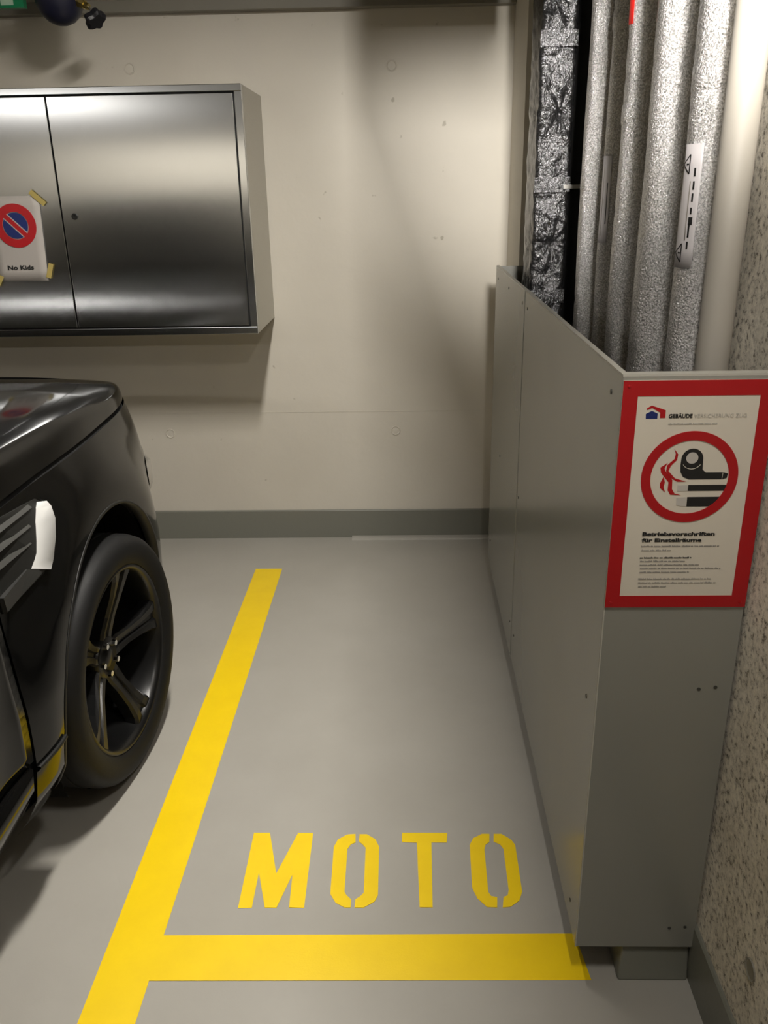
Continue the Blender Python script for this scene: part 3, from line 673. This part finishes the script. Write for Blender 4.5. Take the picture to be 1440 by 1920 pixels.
# bonnet: clamshell, side skirt, crisp upper edge, shallow crown
def zcrown(Y): return interp([(1.2, 1.135), (1.6, 1.125), (2.0, 1.112), (2.3, 1.092), (2.5, 1.070), (2.65, 1.048), (2.78, 1.018), (2.87, 0.994), (3.0, 0.986)], Y)
prof = [(1.0, 0.0), (0.998, 0.22), (0.992, 0.45), (0.983, 0.62), (0.970, 0.72), (0.950, 0.785), (0.90, 0.86), (0.84, 0.915), (0.80, 0.945), (0.77, 0.948), (0.72, 0.945), (0.60, 0.955), (0.40, 0.985), (0.2, 1.0), (0.0, 1.0)]
stn = fr(1.20, YS, 0.05)+nose
bm = BM(); rows = []
for s_ in stn:
    e = side_pt(s_, 0.990); Y = e.y; w = e.x-XC; zt = max(zcrown(Y), 0.991)
    half = [(w*k, Y, 0.990+(zt-0.990)*h) for k, h in prof]
    rows.append([(XC+x, y, z) for x, y, z in half]+[(XC-x, y, z) for x, y, z in half[::-1][1:]])
grid(bm, rows); bmesh.ops.remove_doubles(bm, verts=bm.verts[:], dist=1e-4); bmesh.ops.recalc_face_normals(bm, faces=bm.faces[:])
bn = obj('bonnet', bm, M['paint'], car, smooth=True)
# black strip in the bonnet shut line
for sd in (1, -1):
    bm = BM(); rows = [[side_pt(s_, z, sd)-Vector((sd*0.010, 0.006 if isinstance(s_, tuple) else 0, 0)) for s_ in fr(1.2, YS, 0.05)+nose] for z in (0.955, 1.0)]
    grid(bm, rows); obj('shut_line_seal', bm, M['seam'], car, smooth=True)
# headlights wrap the front corners
for sd in (1, -1):
    bm = BM(); rows = []
    ths = [0.40+0.95*i/18 for i in range(19)]
    for z in (0.655, 0.667, 0.69, 0.715, 0.740, 0.755):
        edge = min(1, (z-0.655)/0.012, (0.755-z)/0.012)
        row = []
        for i, t in enumerate(ths):
            p = side_pt(('n', t), z, sd); c = Vector((XC, YS, z)); d_ = (p-c).normalized()
            row.append(p+d_*(0.003+0.018*max(0, edge)*min(1, i/1.5)))
        rows.append(row)
    grid(bm, rows); obj('headlight', bm, M['lens'], car, smooth=True)
# grille at the nose
hl = bpy.data.objects
bm = BM(); box(bm, XC-0.45, XC+0.45, 2.985, 3.012, 0.66, 0.83); obj('grille', bm, M['trim'], car)

# fender vent: dark recess, silver frame legs, three slats
def on_side(Y, z, off): p = side_pt(Y, z, 1); return Vector((p.x+off, Y, z))
def strip_poly(bm, pts, o0, o1):
    """closed outline of (Y, z) raised from offset o0 to o1 above the car side"""
    A = [bm.verts.new(on_side(y, z, o0)) for y, z in pts]; B = [bm.verts.new(on_side(y, z, o1)) for y, z in pts]; n = len(pts)
    bm.faces.new(B); 
    for i in range(n): bm.faces.new((A[i], A[(i+1) % n], B[(i+1) % n], B[i]))
    bmesh.ops.recalc_face_normals(bm, faces=bm.faces[:]); return bm
bm = BM(); strip_poly(bm, [(1.540, 0.972), (1.60, 0.968), (1.80, 0.947), (1.822, 0.930), (1.815, 0.895), (1.745, 0.815), (1.715, 0.800), (1.540, 0.788)], -0.002, 0.003)
vent = obj('fender_vent', bm, M['trim'], car)
# bright leg: lamp reflection put into its pale colour; face turns towards the rear
bm = BM(); L = [(1.806, 0.940, 1.798, 0.940), (1.813, 0.925, 1.780, 0.930), (1.805, 0.898, 1.752, 0.904), (1.775, 0.862, 1.722, 0.872), (1.735, 0.826, 1.688, 0.844), (1.712, 0.810, 1.668, 0.832)]
LA = [bm.verts.new(on_side(a, b, 0.024)) for a, b, c, d in L]; LB = [bm.verts.new(on_side(c, d, 0.004)) for a, b, c, d in L]; LC = [bm.verts.new(on_side(a+0.012, b, 0.002)) for a, b, c, d in L]
for i in range(5): bm.faces.new((LA[i], LA[i+1], LB[i+1], LB[i])); bm.faces.new((LC[i], LC[i+1], LA[i+1], LA[i]))
bmesh.ops.recalc_face_normals(bm, faces=bm.faces[:]); leg_o = obj('vent_frame', bm, M['silver'], vent, smooth=True)
bm = BM(); strip_poly(bm, [(1.712, 0.810), (1.655, 0.836), (1.60, 0.830), (1.540, 0.824), (1.540, 0.792), (1.60, 0.797)], 0.002, 0.012); obj('vent_frame', bm, M['slat'], vent)
for k, z in enumerate((0.945, 0.912, 0.880)):
    bm = BM(); y1_ = (1.760, 1.728, 1.705)[k]
    A = [on_side(1.548, z+0.009, 0.004), on_side(1.548, z, 0.012), on_side(1.548, z-0.005, 0.004)]; B = [on_side(y1_, z+0.005, 0.004), on_side(y1_, z-0.004, 0.012), on_side(y1_, z-0.009, 0.004)]
    va = [bm.verts.new(p) for p in A]; vb = [bm.verts.new(p) for p in B]
    for i in (0, 1): bm.faces.new((va[i], vb[i], vb[i+1], va[i+1]))
    bm.faces.new(va[::-1]); bm.faces.new(vb); bmesh.ops.recalc_face_normals(bm, faces=bm.faces[:]); obj('vent_slat', bm, M['slat'], vent)

# cabin
def sect(Y, z, w): return (Y, z, w)
bm = BM(); rows = []
GH = [(1.30, 1.09, 0.88, 1.10), (0.95, 1.10, 0.84, 1.29), (0.60, 1.10, 0.74, 1.47), (0.25, 1.10, 0.70, 1.565), (-0.2, 1.10, 0.69, 1.59), (-0.9, 1.10, 0.68, 1.57), (-1.45, 1.10, 0.66, 1.51), (-1.62, 1.10, 0.70, 1.36), (-1.86, 1.10, 0.76, 1.12)]
for Y, zb, wt, zt in GH:
    wb = 0.90 if Y > -1.5 else 0.84
    half = [(wb, zb), (wb*0.985, zb+(zt-zb)*0.06), (wt+(wb-wt)*0.15, zb+(zt-zb)*0.84), (wt, zt-0.02*(zt-zb)/0.6), (wt*0.85, zt+0.004), (wt*0.4, zt+0.02), (0, zt+0.024)]
    rows.append([(XC+x, Y, z) for x, z in half]+[(XC-x, Y, z) for x, z in half[::-1][1:]])
grid(bm, rows); bmesh.ops.recalc_face_normals(bm, faces=bm.faces[:]); obj('roof', bm, M['paint'], car, smooth=False)
def pane(pts, name='side_window'):
    bm = BM(); bm.faces.new([bm.verts.new(p) for p in pts]); o = obj(name, bm, M['glass'], car); s_ = o.modifiers.new('thickness', 'SOLIDIFY'); s_.thickness = 0.006; return o
for sd in (1, -1):
    for y0_, y1_, ya, yb in ((0.95, 0.53, 0.50, 0.36), (0.47, -0.40, 0.30, -0.40), (-0.47, -1.35, -0.47, -1.30)):
        pane([(XC+sd*0.899, y0_, 1.145), (XC+sd*0.899, y1_, 1.145), (XC+sd*0.762, yb, 1.475), (XC+sd*0.762, ya, 1.475)])
pane([(XC+0.80, 1.23, 1.175), (XC-0.80, 1.23, 1.175), (XC-0.66, 0.56, 1.535), (XC+0.66, 0.56, 1.535)], 'windscreen')
bm = BM(); rows = [[(XC+x, 1.32-0.05*(abs(x)/0.8)**2+dy, z) for x in fr(-0.85, 0.85, 0.17)] for dy, z in ((0, 1.128), (-0.06, 1.118), (-0.10, 1.13))]
grid(bm, rows); obj('cowl', bm, M['trim'], car)
for x0 in (-0.05, 0.62):
    bm = BM(); cyl(bm, (XC+x0, 1.27, 1.15), (XC+x0-0.55, 1.20, 1.21), 0.007, 0.005, 8); obj('wiper', bm, M['trim'], car)
bm = BM(); box(bm, XC-0.80, XC+0.80, -1.5, 1.5, 0.22, 0.30); box(bm, XC-0.55, XC+0.55, 1.5, 2.8, 0.24, 0.34); obj('underbody', bm, M['liner'], car)

# wheels
def make_wheel(cx, cyy, sd, steer, detail=True):
    """axis points outwards (sd) and is turned by steer (rad) so that the face looks rearwards"""
    ax = Vector((sd*math.cos(steer), -math.sin(steer), 0)); up = Vector((0, 0, 1)); tn = ax.cross(up)
    c = Vector((cx, cyy, TYR))
    tw = 0.125
    w = empty('wheel', (cx-XC, cyy-0.6, 0)); w.parent = car
    prof_ = [(-tw-0.10, 0.262), (-tw-0.11, 0.30), (-tw-0.10, 0.34), (-tw-0.07, 0.354), (-0.02, 0.357), (0.085, 0.3555), (0.107, 0.350), (0.120, 0.338), (0.127, 0.325), (0.127, 0.300), (0.120, 0.280), (0.112, 0.270), (0.104, 0.266)]
    prof_ = [(a-0.0, r_) for a, r_ in prof_]
    bm = BM(); lathe(bm, prof_, c, ax, 96); obj('tyre', bm, M['rubber'], w, smooth=True)
    bm = BM()
    for a in (-0.16, -0.09, -0.02, 0.05): lathe(bm, [(a-0.004, 0.3576), (a+0.004, 0.3576)], c, ax, 96)
    obj('tread_groove', bm, M['seam'], w)
    bm = BM(); lathe(bm, [(0.102, 0.272), (0.112, 0.270), (0.114, 0.264), (0.108, 0.256), (0.094, 0.250), (0.06, 0.244), (-0.05, 0.238), (-0.20, 0.240), (-0.20, 0.262)], c, ax, 96); obj('rim_barrel', bm, M['rim'], w, smooth=True)
    bm = BM(); lathe(bm, [(-0.06, 0.0), (-0.06, 0.185), (-0.075, 0.19), (-0.08, 0.0)], c, ax, 48); obj('brake_disc', bm, M['brake'], w)
    bm = BM(); lathe(bm, [(-0.10, 0.0), (-0.10, 0.237)], c, ax, 48); obj('back_plate', bm, M['liner'], w)
    def at(rad, lat, off, ang):
        e = up*math.sin(ang)+(-tn if sd > 0 else tn)*0
        rd = up*math.sin(ang)+tn*math.cos(ang)*(-1 if False else 1); lt = ax.cross(rd)
        return c+rd*rad+lt*lat+ax*off
    for k in range(5):
        ang = PI/2+0.28+2*PI*k/5
        bm = BM(); V = []
        for rad, hw, top, dep in ((0.035, 0.030, 0.050, 0.05), (0.075, 0.032, 0.055, 0.05), (0.12, 0.028, 0.066, 0.045), (0.18, 0.033, 0.084, 0.045), (0.225, 0.044, 0.096, 0.04), (0.254, 0.060, 0.102, 0.035)):
            V.append([bm.verts.new(at(rad, l, o_, ang)) for l, o_ in ((-hw, top-dep), (-hw, top-0.008), (-hw*0.80, top), (-hw*0.30, top-0.002), (-hw*0.16, top-0.010), (hw*0.16, top-0.010), (hw*0.30, top-0.002), (hw*0.80, top), (hw, top-0.008), (hw, top-dep))])
        for a, b in zip(V, V[1:]):
            for i in range(9): bm.faces.new((a[i], a[i+1], b[i+1], b[i]))
        bmesh.ops.recalc_face_normals(bm, faces=bm.faces[:])
        if (bm.faces[:][4].normal.dot(ax)) < 0: bmesh.ops.reverse_faces(bm, faces=bm.faces[:])
        obj('spoke', bm, M['rim'], w)
    bm = BM(); lathe(bm, [(0.0, 0.062), (0.050, 0.062), (0.054, 0.056), (0.050, 0.034), (0.056, 0.030), (0.060, 0.022), (0.061, 0.0)], c, ax, 40); obj('hub_cap', bm, M['rim'], w, smooth=True)
    for k in range(5):
        p = at(0.046, 0, 0.046, PI/2+0.28+2*PI*(k+0.5)/5); bm = BM(); cyl(bm, p, p+ax*0.020, 0.0095, 0.0085, 6); obj('wheel_nut', bm, M['chrome'], w)
    return w
make_wheel(-0.915, 2.095, 1, math.radians(5)); make_wheel(2*XC+0.93, 2.095, -1, math.radians(-7)); make_wheel(-0.93, AX_R, 1, 0); make_wheel(2*XC+0.93, AX_R, -1, 0)
